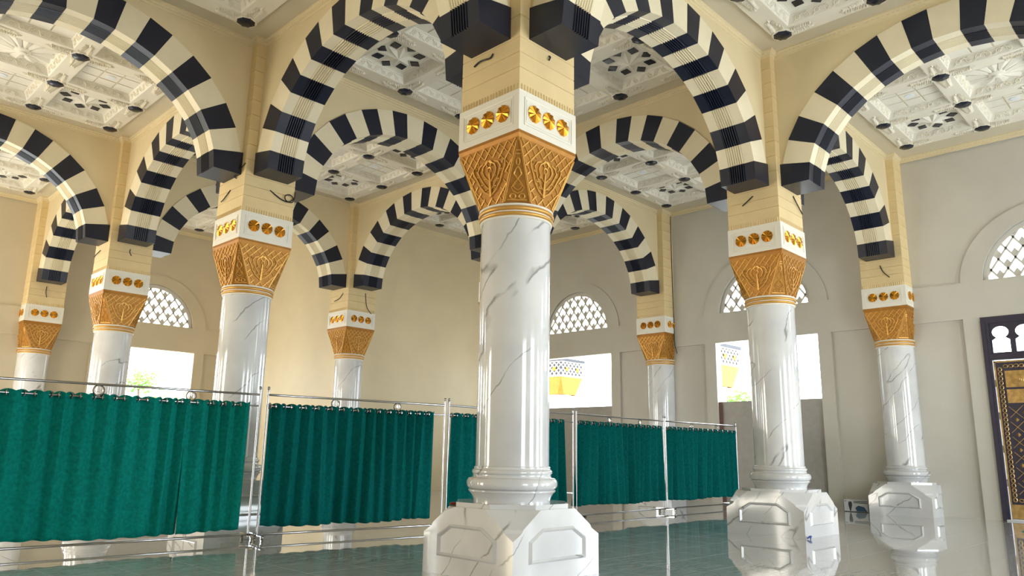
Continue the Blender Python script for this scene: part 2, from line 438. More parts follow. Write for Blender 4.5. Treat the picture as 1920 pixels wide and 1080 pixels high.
# ================================================================== ceiling bays
ZB = 8.985                      # underside of the coffer beams
BL = (-2.49, -.83, .83, 2.49)   # beam lines from bay centre
BW = .18                        # half beam width
def spiral(cx, cz, r0, turns, a0, sg=1, n=12):
    return [(cx+r0*(1-.8*i/n)*math.cos(a0+sg*2*PI*turns*i/n), cz+r0*(1-.8*i/n)*math.sin(a0+sg*2*PI*turns*i/n)) for i in range(n+1)]
def make_ceiling_parts():
    P = {}
    # beams along x and y
    P['beam'] = MB().box(-2.67, 2.67, -BW, BW, ZB, ZB+.42).mesh('beam', 'ceiling_white')
    # coffer: four side boards with step, top panel
    cw = .83-BW; mb = MB()
    for k in range(4):
        ca, sa = math.cos(k*PI/2), math.sin(k*PI/2)
        R = lambda x, y, z: (x*ca-y*sa, x*sa+y*ca, z)
        prof = [(cw, ZB-.002), (cw-.012, ZB+.004), (cw-.018, ZB+.014), (cw-.075, ZB+.130), (cw-.095, ZB+.135), (cw-.10, ZB+.155), (cw-.125, ZB+.160), (cw-.125, ZB+.172)]
        vs_ = []
        for x, z in prof: vs_ += [R(-x, -x, z), R(x, -x, z)]
        mb.add(vs_, [(2*j, 2*j+1, 2*j+3, 2*j+2) for j in range(len(prof)-1)])
    mb.box(-.60, .60, -.60, .60, ZB+.17, ZB+.22)
    P['coffer'] = mb.mesh('coffer', 'panel_white')
    # scroll frieze on the coffer sides
    mb = MB()
    for k in range(4):
        ca, sa = math.cos(k*PI/2), math.sin(k*PI/2)
        R = lambda s, h: (s*ca+(cw-.050-.50*h)*sa, s*sa-(cw-.050-.50*h)*ca, ZB+.072+h*.9)
        n_ = 6
        for i in range(n_):
            s0 = -.52+1.04*(i+.5)/n_; sg = 1 if i % 2 else -1
            mb.tube([R(a, b) for a, b in spiral(s0, .008*sg, .058, 1.4, -PI/2*sg, sg)], .013, 4)
            mb.tube([R(s0-.09+.03*j, sg*.05*math.cos(j*.5)) for j in range(7)], .012, 4)
            mb.tube([R(s0+.05, -sg*.015), R(s0+.085, -sg*.05)], .018, 4)
    P['scroll'] = mb.mesh('scroll_frieze', 'ceiling_white', 40)
    # eight pointed star and rhombi
    zt = ZB+.17; vs_ = [(0, 0, zt-.09)]
    for i in range(16):
        r = .43 if i % 2 == 0 else .21; a = PI*i/8+PI/8
        vs_.append((r*math.cos(a), r*math.sin(a), zt-.004 if i % 2 == 0 else zt-.001))
    P['star'] = MB().add(vs_, [(0, 1+i, 1+(i+1) % 16) for i in range(16)]).mesh('star', 'panel_white')
    q = MB(); d1, d2, t_ = .125, .112, .02
    q.add([(-d1,0,0),(0,-d2,0),(d1,0,0),(0,d2,0),(-d1,0,-t_),(0,-d2,-t_),(d1,0,-t_),(0,d2,-t_)], [(0,1,2,3),(7,6,5,4),(0,4,5,1),(1,5,6,2),(2,6,7,3),(3,7,4,0)])
    P['rhombus'] = q.mesh('rhombus', 'boss_paint')
    # grid panels and lamp disc
    P['panel'] = MB().box(-.168, .168, -.168, .168, zt-.02, zt).mesh('grid_panel', 'panel_white')
    P['panelback'] = MB().box(-.56, .56, -.56, .56, zt-.004, zt).mesh('grid_ground', 'ceiling_plain')
    P['disc'] = MB().lathe([(.10, zt-.021), (.10, zt-.033), (.085, zt-.036)], 20).mesh('ceiling_lamp', 'lamp_white', 40)
    # sunburst petal
    mb = MB(); n_ = 12; a = PI/n_
    pts = [(.10, 0, zt-.07)]
    L_ = []
    for t, r, z in ((-1, .10, -.05), (-1, .5, -.012), (-.5, .60, -.012), (0, .63, -.03), (.5, .60, -.012), (1, .5, -.012), (1, .10, -.05)):
        L_.append((r*math.cos(a*t), r*math.sin(a*t), zt+z))
    L_.append((.12, 0, zt-.10))
    mb.add(L_, [(7,0,1,2),(7,2,3),(7,3,4),(7,4,5,6)])
    P['petal'] = mb.mesh('sunburst_petal', 'panel_white')
    P['knob'] = MB().lathe([(.16, zt-.05), (.15, zt-.10), (.08, zt-.125), (.07, zt-.15), (.02, zt-.165)], 16).mesh('sunburst_knob', 'panel_white', 40)
    # boss: dark lobed dome
    vs_ = []; fs_ = []; rings = ((.165, 0), (.16, -.03), (.12, -.060), (.05, -.075)); n_ = 24
    for r, z in rings:
        for i in range(n_):
            rr = r*(1+.07*math.cos(8*2*PI*i/n_)) if r > .1 else r
            vs_.append((rr*math.cos(2*PI*i/n_), rr*math.sin(2*PI*i/n_), ZB+z))
    for j in range(3):
        for i in range(n_): fs_.append((j*n_+i, j*n_+(i+1) % n_, (j+1)*n_+(i+1) % n_, (j+1)*n_+i))
    fs_.append(tuple(3*n_+i for i in range(n_)))
    P['boss'] = MB().add(vs_, fs_).mesh('boss', 'boss_paint', 35)
    # acanthus spray arm (along +x), several leaves
    rnd = random.Random(3)
    def leaf(mb, x, y, L, W, a, h):
        d = (math.cos(a), math.sin(a)); e = (-d[1], d[0])
        pt = lambda u, v, z: (x+d[0]*u+e[0]*v, y+d[1]*u+e[1]*v, ZB-z)
        mb.add([pt(0,0,0), pt(L*.45, W, .002), pt(L, 0, .004), pt(L*.45, -W, .002), pt(L*.45, 0, h)], [(0,1,4),(1,2,4),(2,3,4),(3,0,4)])
    def arm(mb, rot):
        sub = MB()
        for i in range(9):
            u = .17+.042*i; wd = .11*(1-i/9.5)
            for sg in (-1, 1):
                leaf(sub, u, sg*wd*.25, .10, .024, sg*(.9+.3*rnd.random()), .045+.02*rnd.random())
                if wd > .05: leaf(sub, u+.01, sg*wd*.75, .085, .022, sg*(.35+.4*rnd.random()), .04)
        leaf(sub, .50, 0, .14, .025, 0, .04)
        ca, sa = math.cos(rot), math.sin(rot)
        mb.add([(x*ca-y*sa, x*sa+y*ca, z) for x, y, z in sub.v], sub.f)
    for key, arms in (('spray4', (0, 1, 2, 3)), ('spray3', (0, 1, 3)), ('spray2', (0, 1))):
        mb = MB()
        for k in arms: arm(mb, k*PI/2)
        # pale collar round the boss
        mb.lathe([(.165, ZB+.0), (.198, ZB-.004), (.192, ZB-.022), (.16, ZB-.03)], 24, cap=False)
        P[key] = mb.mesh('leaf_spray', 'ceiling_white')
    return P
CP = make_ceiling_parts()
def bay_ceiling(i, j, label, walls=()):
    """walls: sides ('x+','y+') where the bay ends on an outer wall"""
    cx, cy = 7*i+3.5, 7*j+3.5
    ex = {'x+': 3.5, 'x-': 3.5, 'y+': 3.5, 'y-': 3.5}
    slab = MB()
    e = 3.5
    # plain border as four strips at ZC, roof slab above
    slab.box(-e, e, -e, e, ZB+.42, ZB+.55)
    for (a, b, c_, d) in ((-e, e, -e, -2.66), (-e, e, 2.66, e), (-e, -2.66, -2.66, 2.66), (2.66, e, -2.66, 2.66)):
        slab.box(a, b, c_, d, ZC, ZB+.43)
    root = build(slab, 'ceiling', 'ceiling_plain', None, (cx, cy, 0)); tag(root, label, kind='structure')
    for b in BL:
        obj('beam', CP['beam'], root, (0, b, 0)); o = obj('beam', CP['beam'], root, (b, 0, .0005), PI/2)
    for ia, a in enumerate(BL):
        for ib, b in enumerate(BL):
            bo = obj('boss', CP['boss'], root, (a, b, 0))
            ea, eb = ia in (0, 3), ib in (0, 3)
            if ea and eb:
                rz = {(0,0): 0, (3,0): PI/2, (3,3): PI, (0,3): -PI/2}[(ia, ib)]; obj('leaf_spray', CP['spray2'], bo, (0,0,0), rz)
            elif ea or eb:
                rz = (0 if ia == 0 else PI) if ea else (PI/2 if ib == 0 else -PI/2); obj('leaf_spray', CP['spray3'], bo, (0,0,0), rz)
            else: obj('leaf_spray', CP['spray4'], bo)
    zt = ZB+.17
    for ia in range(3):
        for ib in range(3):
            co = obj('coffer', CP['coffer'], root, (-1.66+1.66*ia, -1.66+1.66*ib, 0))
            obj('scroll_frieze', CP['scroll'], co)
            if ia != 1 and ib != 1:
                obj('star', CP['star'], co)
                for k in range(8):
                    a = PI/4*k; obj('rhombus', CP['rhombus'], co, (.42*math.cos(a), .42*math.sin(a), zt), a)
            elif ia == 1 and ib == 1:
                for k in range(12): obj('sunburst_petal', CP['petal'], co, (0,0,0), 2*PI*k/12)
                obj('sunburst_knob', CP['knob'], co)
            else:
                obj('grid_ground', CP['panelback'], co)
                for p in range(3):
                    for q in range(3): obj('grid_panel', CP['panel'], co, (.375*(p-1), .375*(q-1), 0))
                obj('ceiling_lamp', CP['disc'], co)
    # cornice following walls and piers
    wo = {s: (.0 if s in walls else .32) for s in ('x-', 'x+', 'y-', 'y+')}
    q = 3.5-.515
    X0, X1, Y0, Y1 = -3.5+wo['x-'], 3.5-wo['x+'], -3.5+wo['y-'], 3.5-wo['y+']
    poly = [(-q, Y0), (q, Y0), (q, -q), (X1, -q), (X1, q), (q, q), (q, Y1), (-q, Y1), (-q, q), (X0, q), (X0, -q), (-q, -q)]
    prof = [(.0, 8.925), (.018, 8.93), (.022, 8.965), (.05, 8.972), (.055, 9.005), (.085, 9.02), (.085, ZC)]
    mb = MB(); n_ = len(poly); vs_ = []
    for d, z in prof:
        for k in range(n_):
            p0, p1, p2 = Vector(poly[k-1]), Vector(poly[k]), Vector(poly[(k+1) % n_])
            t1 = (p1-p0).normalized(); t2 = (p2-p1).normalized(); n1 = Vector((-t1.y, t1.x)); n2 = Vector((-t2.y, t2.x))
            p = p1+(n1+n2)*d; vs_.append((p.x, p.y, z))
    fs_ = [(r*n_+k, r*n_+(k+1) % n_, (r+1)*n_+(k+1) % n_, (r+1)*n_+k) for r in range(len(prof)-1) for k in range(n_)]
    mb.add(vs_, fs_); build(mb, 'cornice', 'spandrel_plaster', root)
    bd = MB()
    for k in range(n_):
        a, b = Vector(poly[k]), Vector(poly[(k+1) % n_]); L_ = (b-a).length; t = (b-a)/L_; nn = Vector((-t.y, t.x)); m_ = int(L_/.085)
        for r in range(m_):
            p = a+t*(r+.5)*L_/m_+nn*.045; h = .021
            bd.add([(p.x-h, p.y, 8.99), (p.x, p.y-h, 8.99), (p.x+h, p.y, 8.99), (p.x, p.y+h, 8.99), (p.x, p.y, 8.99-h), (p.x, p.y, 8.99+h)],
                   [(0,1,4),(1,2,4),(2,3,4),(3,0,4),(1,0,5),(2,1,5),(3,2,5),(0,3,5)])
    o = build(bd, 'bead_row', 'ceiling_white', root); o['kind'] = 'stuff'
    return root
bay_ceiling(0, 0, 'coffered ceiling bay directly behind the upper part of the centre column')
bay_ceiling(-1, 0, 'coffered ceiling bay at the top left, left of the centre column', ())
bay_ceiling(0, -1, 'coffered ceiling bay at the top right, near the top edge', ())
bay_ceiling(-1, 1, 'coffered ceiling bay at far left with a sunburst rosette', ())
bay_ceiling(-1, 2, 'small distant coffered ceiling bay seen under the lower left arch', ('y+',))
bay_ceiling(0, 1, 'coffered ceiling bay seen through the middle arch left of the centre column')
bay_ceiling(0, 2, 'distant coffered ceiling bay glimpsed behind the second left column', ('y+', 'x+'))
bay_ceiling(1, 0, 'coffered ceiling bay seen through the middle arch right of the centre column', ('x+',))
bay_ceiling(1, 1, 'distant coffered ceiling bay seen through the small arch right of the centre column', ('x+', 'y+'))
bay_ceiling(1, -1, 'coffered ceiling bay at far right above the brass door', ('x+',))
pl = MB()
for i in range(-2, 2):
    for j in range(-2, 3):
        if (i, j) in ((0,0),(-1,0),(0,-1),(-1,1),(-1,2),(0,1),(0,2),(1,0),(1,1),(1,-1),(1,2)): continue
        pl.box(7*i, 7*i+7, 7*j, 7*j+7, ZC, ZC+.4)
tag(build(pl, 'ceiling_rear', 'ceiling_plain'), 'plain ceiling over the bays behind the viewer', kind='structure')

# ================================================================== arches
AI, BI, AE, BE, Z0 = 2.46, 1.97, 2.98, 2.55, 6.30
TB = [10, 20.3, 30.7, 41.2, 51, 60.3, 68.9, 77.2, 85.2]; TB = TB+[180-t for t in reversed(TB)]
HW = .35
def ipt(t): a = math.radians(t); return (-AI*math.cos(a), Z0+BI*math.sin(a))
def ept(t): a = math.radians(t); return (-AE*math.cos(a), Z0+BE*math.sin(a))
# cross-section of the ribbed intrados: (across, inward offset)
SEC = [(-HW, 0), (-.155, 0)]
for k in range(7):
    u = -.155+.31*k/7; d = .31/7
    SEC += [(u+d*.12, -.016), (u+d*.38, .014), (u+d*.62, .014), (u+d*.88, -.016)]
SEC += [(.155, 0), (HW, 0)]
def voussoir(t0, t1, black):
    g = .003 if black else 0.0
    vs_ = []; k = len(SEC)
    for t in (t0, t1):
        xi, zi = ipt(t); xe, ze = ept(t); d = Vector((xe-xi, ze-zi)).normalized()
        for w_, off in SEC:
            ww = w_*(1+g/HW); vs_.append((xi-d.x*(off+g), ww, zi-d.y*(off+g)))
        vs_ += [(xe, -HW-g, ze), (xe, HW+g, ze)]
    m_ = k+2
    fs_ = [(i, i+1, m_+i+1, m_+i) for i in range(k-1)]
    fs_ += [(k-1, k+1, m_+k+1, m_+k-1), (k, 0, m_, m_+k), (k+1, k, m_+k, m_+k+1)]
    fs_ += [tuple(range(k))[::-1]+(k, k+1), tuple(m_+i for i in range(k))+(m_+k+1, m_+k)]
    return MB().add(vs_, fs_).mesh('voussoir', 'navy_paint' if black else 'cream_stone')
VOUS = [voussoir(TB[i], TB[i+1], i % 2 == 1) for i in range(len(TB)-1)]
def springer(sg):
    xi, zi = ipt(10); xe, ze = ept(10); k = len(SEC); g = .003
    x0 = -(3.5-1.04); vs_ = []
    for x, z, s_ in ((x0, 6.31, 1), (xi, zi, 1)):
        for w_, off in SEC: vs_.append((x+off+g, w_*(1+g/HW), z))
        vs_ += [(-2.99, -HW-g, z if z < 6.5 else ze), (-2.99, HW+g, z if z < 6.5 else ze)]
    m_ = k+2
    fs_ = [(i, i+1, m_+i+1, m_+i) for i in range(k-1)]
    fs_ += [(k-1, k+1, m_+k+1, m_+k-1), (k, 0, m_, m_+k), (k+1, k, m_+k, m_+k+1)]
    fs_ += [tuple(range(k))[::-1]+(k, k+1), tuple(m_+i for i in range(k))+(m_+k+1, m_+k)]
    mb = MB().add([(x*sg, y, z) for x, y, z in vs_], fs_)
    return mb.mesh('springer_block', 'navy_paint')
SPR = [springer(1), springer(-1)]
ex = [ept(t) for t in TB]
SPAN = MB().plate([(-3.0, 6.60), (-2.985, 6.60)]+ex+[(2.985, 6.60), (3.0, 6.60), (3.0, ZC+.02), (-3.0, ZC+.02)], lambda s, z, d: (s, d, z), -.325, .325).mesh('spandrel', 'spandrel_plaster')
def arch(axis, a, b, label):
    """axis 'x': spans x=a..a+7 at y=b;  axis 'y': spans y=a..a+7 at x=b"""
    loc, rz = ((a+3.5, b, 0), 0) if axis == 'x' else ((b, a+3.5, 0), PI/2)
    t = thing('striped_arch', label, 'arch', loc, rz, 'black and cream striped arches')
    for me in VOUS: obj('voussoir', me, t)
    for me in SPR: obj('springer_block', me, t)
    obj('spandrel', SPAN, t)
arch('x', -7, 0, 'striped arch leaving the top of the centre column towards the left foreground')
arch('y', -7, 0, 'striped arch leaving the top of the centre column towards the right foreground')
arch('y', 0, 0, 'large striped arch between the centre column and the first column on its left')
arch('x', 0, 0, 'large striped arch between the centre column and the nearest right column')
arch('x', -7, 7, 'large striped arch at upper left, reaching out of the picture from the first left column')
arch('y', -7, 7, 'large striped arch at upper right, reaching out of the picture from the right column')
arch('x', 0, 7, 'mid-distance striped arch seen full face just left of the centre column')
arch('y', 0, 7, 'mid-distance striped arch seen full face just right of the centre column')
arch('y', 7, 0, 'striped arch between the first and second columns on the left')
arch('x', 7, 0, 'striped arch from the right column to the column on the right wall')
arch('x', -7, 14, 'lower striped arch at the left edge with bright inner ribs')
arch('y', 14, 0, 'small striped arch ending on the wall column at the far left edge')
arch('x', 0, 14, 'striped arch on the left side of the small corner column')
arch('y', 7, 7, 'striped arch on the right side of the small corner column')
arch('x', 7, 7, 'small striped arch ending on the wall column right of the centre column')

# ================================================================== columns
def make_column():
    HP, HB, HQ = .708, .53, .515
    root = thing('column', 'x', 'column')
    # pedestal: square block whose upper corners are cut away
    zl, zh = .434, .728; mb = MB()
    c1, c2 = .285, .555
    ring0, rb, ring1 = [], [], []
    vs_ = []; fs_ = []
    def face(k):
        ca, sa = math.cos(k*PI/2), math.sin(k*PI/2)
        return lambda s, z, d=0.0: ((HP+d)*ca-s*sa, (HP+d)*sa+s*ca, z)
    ped = MB()
    for k in range(4):
        R = face(k)
        ped.add([R(-HP, 0), R(HP, 0), R(HP, zl), R(c2+.025, .505), R(c2, .543), R(c1, zh), R(-c1, zh), R(-c2, .543), R(-c2-.025, .505), R(-HP, zl)], [tuple(range(10))])
        R2 = face(k+1)
        a_, b_ = R(c1, zh), R2(-c1, zh); c_, d_ = R(c2, .543), R2(-c2, .543)
        ped.add([a_, b_, d_, c_], [(0, 1, 2, 3)])
        e_, f_ = R(c2+.025, .505), R2(-c2-.025, .505)
        ped.add([c_, d_, f_, e_], [(0, 1, 2, 3)])
        ped.add([e_, f_, R(HP, zl)], [(0, 1, 2)])
    R = [face(k) for k in range(4)]
    ped.add([p for k in range(4) for p in (R[k](-c1, zh), R[k](c1, zh))], [tuple(range(8))])
    pe = build(ped, 'pedestal', 'marble', root)
    fr = MB()
    def R0(s, z, d): return (HP+d, s, z)
    outer = [(-.475, .19), (.475, .19), (.475, .42), (.255, .545), (-.255, .545), (-.475, .42)]
    inner = [(-.41, .235), (.41, .235), (.41, .395), (.23, .50), (-.23, .50), (-.41, .395)]
    mid = [((a+c)/2, (b+d)/2) for (a, b), (c, d) in zip(outer, inner)]
    vs_ = [R0(s, z, -.002) for s, z in outer]+[R0(s, z, .028) for s, z in mid]+[R0(s, z, -.002) for s, z in inner]
    fr.add(vs_, [(r*6+i, r*6+(i+1) % 6, (r+1)*6+(i+1) % 6, (r+1)*6+i) for r in range(2) for i in range(6)])
    fme = fr.mesh('panel_molding', 'marble')
    for k in range(4): obj('panel_molding', fme, pe, (0, 0, 0), k*PI/2)
    # octagonal slab
    c3 = .27; hs = .62
    oc = [(hs, -c3), (hs, c3), (c3, hs), (-c3, hs), (-hs, c3), (-hs, -c3), (-c3, -hs), (c3, -hs)]
    sl = MB(); sl.plate(oc, lambda s, z, d: (s, z, d), zh-.002, .775); build(sl, 'plinth_slab', 'marble', root)
    prof = [(.445, .775), (.445, .80), (.455, .83), (.48, .872), (.505, .892), (.507, .905), (.497, .912)]
    for i in range(9):
        a = -PI/2+PI*i/8; prof.append((.478+.052*math.cos(a), .98+.064*math.sin(a)))
    prof += [(.462, 1.048), (.455, 1.062), (.455, 1.078)]
    for i in range(7):
        a = -PI/2+PI*i/6; prof.append((.450+.020*math.cos(a), 1.108+.026*math.sin(a)))
    prof += [(.446, 1.14), (.446, 1.165), (.432, 1.172)]
    build(MB().lathe(prof, 48), 'column_base', 'marble', root, smooth=40)
    build(MB().lathe([(.43, 1.165), (.43, 2.6), (.43, 4.09)], 48), 'shaft', 'marble', root, smooth=40)
    def tor(r, z, rr): return [(r+rr*math.cos(-PI/2+PI*i/6), z+rr*math.sin(-PI/2+PI*i/6)) for i in range(7)]
    build(MB().lathe([(.432, 4.07)]+tor(.435, 4.088, .016)+[(.44, 4.11)]+[(.445, 4.25)], 40), 'collar', 'band_white', root, smooth=40)
    for z, rr in ((4.125, .022), (4.19, .026)):
        build(MB().lathe(tor(.442+(.006 if z > 4.15 else 0), z, rr), 40, cap=False), 'gold_ring', 'gold_line', root, smooth=60)
    build(MB().lathe(tor(.448, 4.235, .016), 40, cap=False), 'white_ring', 'band_white', root, smooth=60)
    # capital
    z0, z1, b0, s0 = 4.25, 4.985, .19, .42
    mb = MB()
    for k in range(4):
        ca, sa = math.cos(k*PI/2), math.sin(k*PI/2); R = lambda x, y, z: (x*ca-y*sa, x*sa+y*ca, z)
        mb.add([R(s0, -b0, z0), R(s0, b0, z0), R(.515, .515, z1), R(.515, -.515, z1)], [(0,1,2,3)])
        mb.add([R(s0, b0, z0), R(b0, s0, z0), R(.515, .515, z1)], [(0,1,2)])
        mb.add([R(.515, -.515, z1), R(.515, .515, z1), R(.529, .529, 5.03), R(.529, -.529, 5.03)], [(0,1,2,3)])
        mb.add([R(.529, -.529, 5.03), R(.529, .529, 5.03), R(.529, .529, 5.07), R(.529, -.529, 5.07)], [(0,1,2,3)])
    mb.lathe([(.425, z0-.01), (.425, z0+.02)], 24)
    ca_ = build(mb, 'capital', 'gold_shaded', root)
    # relief on a face: (s, h) h 0..1
    def F(s, h, off=.004):
        x = s0+(.515-s0)*h; return (x+off, s, z0+(z1-z0)*h)
    hw = lambda h: b0+(.515-b0)*h
    def floral(s, h):     # region reserved for the plant
        return (s/(.10+.215*min(1, max(0, (h-.12)/.5))))**2 < 1 and .13 < h < .80-.25*(abs(s)/.36)**2
    lat = MB()
    H = z1-z0
    for sg in (1, -1):
        for q in range(-9, 10):
            seg = []
            for i in range(0, 161):
                h = i/160*.985; s = q*.135+sg*(h-.5)*H*.95
                if abs(s) < hw(h)-.02 and not floral(s, h): seg.append((s, h))
                else:
                    if len(seg) > 5: lat.tube([F(*seg[0]), F(*seg[-1])], .0105, 4)
                    seg = []
            if len(seg) > 5: lat.tube([F(*seg[0]), F(*seg[-1])], .0105, 4)
    for sg in (1, -1): lat.tube([F(sg*(hw(.01)-.008), .01), F(sg*(hw(.93)-.008), .93)], .010, 4)
    lat_me = lat.mesh('lattice_relief', 'gold_line')
    fl = MB()
    def cur(pts, r=.010, n=4): fl.tube([F(s*1.32, h, .008) for s, h in pts], [q*1.3 for q in r] if isinstance(r, list) else r*1.3, n)
    cur([(0, .15), (0, .3), (0, .45), (0, .56)], [.020, .016, .012, .010])
    fl.tube([F(.034*math.cos(2*PI*i/12), .60+.05*math.sin(2*PI*i/12), .006) for i in range(12)], .010, 4, True)
    for sg in (1, -1):
        cur([(0, .17), (sg*.07, .24), (sg*.13, .36), (sg*.17, .5), (sg*.205, .6), (sg*.21, .68), (sg*.18, .71), (sg*.165, .66)], .011)
        cur([(0, .26), (sg*.05, .33), (sg*.09, .42), (sg*.125, .52), (sg*.15, .62), (sg*.12, .70), (sg*.07, .73)], .009)
        cur([(0, .40), (sg*.04, .46), (sg*.075, .53), (sg*.09, .60), (sg*.075, .68), (sg*.04, .72), (sg*.015, .77)], .009)
        cur([(sg*.02, .66), (sg*.035, .71), (0, .76)], .009)
        for (a, b, r_) in ((.055, .30, .022), (.10, .40, .024), (.06, .48, .020), (.145, .55, .020)):
            cur(spiral(sg*a, b, r_, 1.1, 0, sg, 8), .008)
    fl_me = fl.mesh('floral_relief', 'gold_line', 50)
    # relief of the corner triangles
    tr = MB()
    A_ = Vector((s0, b0, z0)); B_ = Vector((b0, s0, z0)); T_ = Vector((.515, .515, z1)); Mv = (A_+B_)/2; ev = (B_-A_).normalized(); hv = T_-Mv
    nv = ev.cross(hv).normalized();  nv = nv if nv.x > 0 else -nv
    G = lambda s, h: Mv+ev*s+hv*h+nv*.005
    tr.tube([G(-.155, .015), G(.155, .015), G(0, .97)], .010, 4, True)
    tr.tube([G(-.12, .05), G(.12, .05)], .008, 4)
    tr.tube([G(.022*math.sin(2*PI*i/10)*(1-.2*math.cos(2*PI*i/10)), .62+.055*-math.cos(2*PI*i/10)) for i in range(10)], .008, 4, True)
    for sg in (1, -1):
        tr.tube([G(0, .55), G(sg*.03, .5), G(sg*.045, .44), G(sg*.02, .40), G(0, .36)], .008, 4)
        tr.tube([G(0, .36), G(sg*.035, .31), G(sg*.06, .27), G(sg*.03, .22), G(0, .20)], .008, 4)
        tr.tube([G(sg*.02, .30), G(sg*.075, .24), G(sg*.05, .18), G(0, .15)], .008, 4)
        tr.tube([G(sg*.055+.035*math.cos(2*PI*i/10), .105+.04*math.sin(2*PI*i/10)) for i in range(10)], .009, 4, True)
    tr.tube([G(-.03, .74), G(.03, .74)], .007, 4); tr.tube([G(-.025, .79), G(.025, .79)], .007, 4)
    tr_me = tr.mesh('corner_relief', 'gold_line', 50)
    for k in range(4):
        obj('lattice_relief', lat_me, ca_, (0,0,0), k*PI/2); obj('floral_relief', fl_me, ca_, (0,0,0), k*PI/2); obj('corner_relief', tr_me, ca_, (0,0,0), k*PI/2)
    # white band with rosettes
    bd = build(MB().box(-HB, HB, -HB, HB, 5.068, 5.588), 'rosette_band', 'band_white', root)
    fr = MB()
    for (a, b), rr in (((.435, .172), .013), ((.40, .142), .008)):
        fr.tube([(HB, s*a, 5.33+z*b) for s, z in ((-1,-1),(1,-1),(1,1),(-1,1))], rr, 4, True)
    fr_me = fr.mesh('panel_frame', 'band_white')
    ro = MB(); n_ = 10; vs_ = [(HB+.03, 0, 0)]
    for i in range(n_*2):
        a = PI*i/n_; r = .112 if i % 2 == 0 else .106
        vs_.append((HB+(.004 if i % 2 == 0 else .024), r*math.cos(a), r*math.sin(a)))
    for i in range(n_*2):
        a = PI*i/n_; r = .112 if i % 2 == 0 else .106; vs_.append((HB-.002, r*math.cos(a), r*math.sin(a)))
    k2 = n_*2
    ro.add(vs_, [(0, 1+i, 1+(i+1) % k2) for i in range(k2)]+[(1+i, 1+k2+i, 1+k2+(i+1) % k2, 1+(i+1) % k2) for i in range(k2)])
    ro_me = ro.mesh('rosette', 'gold_leaf')
    for k in range(4):
        a = k*PI/2; obj('panel_frame', fr_me, bd, (0,0,0), a)
        for s in (-.262, 0, .262): obj('rosette', ro_me, bd, (-s*math.sin(a), s*math.cos(a), 5.336), a)
    # pier: courses, fluted trim
    zz = [5.588, 5.885, 6.085, 6.285]
    while zz[-1] < 8.9: zz.append(min(zz[-1]+.30, 9.04) if 9.04-zz[-1] > .4 else 9.04)
    pc = {}
    for a, b in zip(zz, zz[1:]):
        h = round(b-a, 3)
        if h not in pc:
            e = .004; mb = MB(); q = HQ
            vs_ = []
            for r, z in ((q-.014, 0), (q, .006), (q, h-.006), (q-.014, h)):
                vs_ += [(-r, -r, z), (r, -r, z), (r, r, z), (-r, r, z)]
            mb.add(vs_, [(4*j+i, 4*j+(i+1) % 4, 4*j+4+(i+1) % 4, 4*j+4+i) for j in range(3) for i in range(4)]+[(3,2,1,0), (12,13,14,15)])
            pc[h] = mb.mesh('stone_course', 'pier_stone')
        obj('stone_course', pc[h], root, (0, 0, a))
    ft = MB()
    for k in range(4):
        ca, sa = math.cos(k*PI/2), math.sin(k*PI/2)
        for i in range(20):
            s = -.475+.95*i/19; R = lambda x, y, z: (x*ca-y*sa, x*sa+y*ca, z)
            r = .0165
            ft.add([R(HQ-.004, s-r, 5.588), R(HQ+r, s, 5.588), R(HQ-.004, s+r, 5.588), R(HQ-.004, s-r, 5.66), R(HQ+r, s, 5.66), R(HQ-.004, s+r, 5.66), R(HQ-.004, s, 5.685)],
                   [(0,1,4,3),(1,2,5,4),(3,4,6),(4,5,6)])
    build(ft, 'fluted_trim', 'pier_stone', root)
    return root
proto = make_column()
index_kids()
COLS = [((0, 0), 'white marble column with gold capital in the centre foreground'),
        ((0, 7), 'marble column behind the first curtain panel, nearest on the left of the centre column'),
        ((7, 0), 'marble column with pedestal in view, nearest on the right of the centre column'),
        ((0, 14), 'marble column on the left with bright left side, between two lattice and arch openings'),
        ((0, 21), 'slender marble column against the wall at the far left edge'),
        ((7, 14), 'small marble column at the back corner between the two blank lit walls'),
        ((14, 0), 'marble column against the right wall with a printed box beside its pedestal'),
        ((14, 7), 'small marble column against the right wall with a long black cable beside it'),
        ((7, 7), 'marble column hidden directly behind the centre column'),
        ((7, 21), 'marble column in the far corner hidden behind the first left column'),
        ((14, 14), 'marble column in the back right corner hidden behind the centre column')]
for k, ((x, y), lab) in enumerate(COLS):
    c = proto if k == 0 else copy_tree(proto, None, (x, y, 0))
    if k == 0: c.location = (x, y, 0)
    c['label'] = lab; c['group'] = 'marble columns with gold capitals'

# ================================================================== curtain dividers
FR = [((-4.25, 4.78), (-.865, 4.53)), ((-.775, 4.44), (2.40, 4.0)), ((2.47, 3.97), (5.78, 3.84)), ((5.86, 3.82), (9.32, 3.94)), ((9.41, 3.95), (12.80, 3.88))]
CUR = [[(.0, 2.37), (2.34, 3.25)], [(.03, 1.17), (1.14, 2.44), (2.42, 2.98)], [(.06, 3.03)], [(.06, 3.36)], [(.06, 3.32)]]
FLAB = ['chrome frame of the leftmost curtain panel', 'chrome frame of the curtain panel left of the centre column', 'chrome frame of the curtain panel partly hidden behind the centre column',
        'chrome frame of the first curtain panel right of the centre column', 'chrome frame of the last curtain panel, by the right column']
CLAB = [['widest green velvet curtain, at the left edge', 'narrow green velvet curtain left of the doubled chrome posts'],
        ['green velvet curtain just right of the doubled chrome posts', 'green velvet curtain in the middle of the panel left of the centre column', 'narrow green velvet curtain at the right end of the panel left of the centre column'],
        ['green velvet curtain passing behind the centre column'], ['green velvet curtain hanging right of the centre column, flaring at its left foot'], ['last green velvet curtain, beside the right column']]
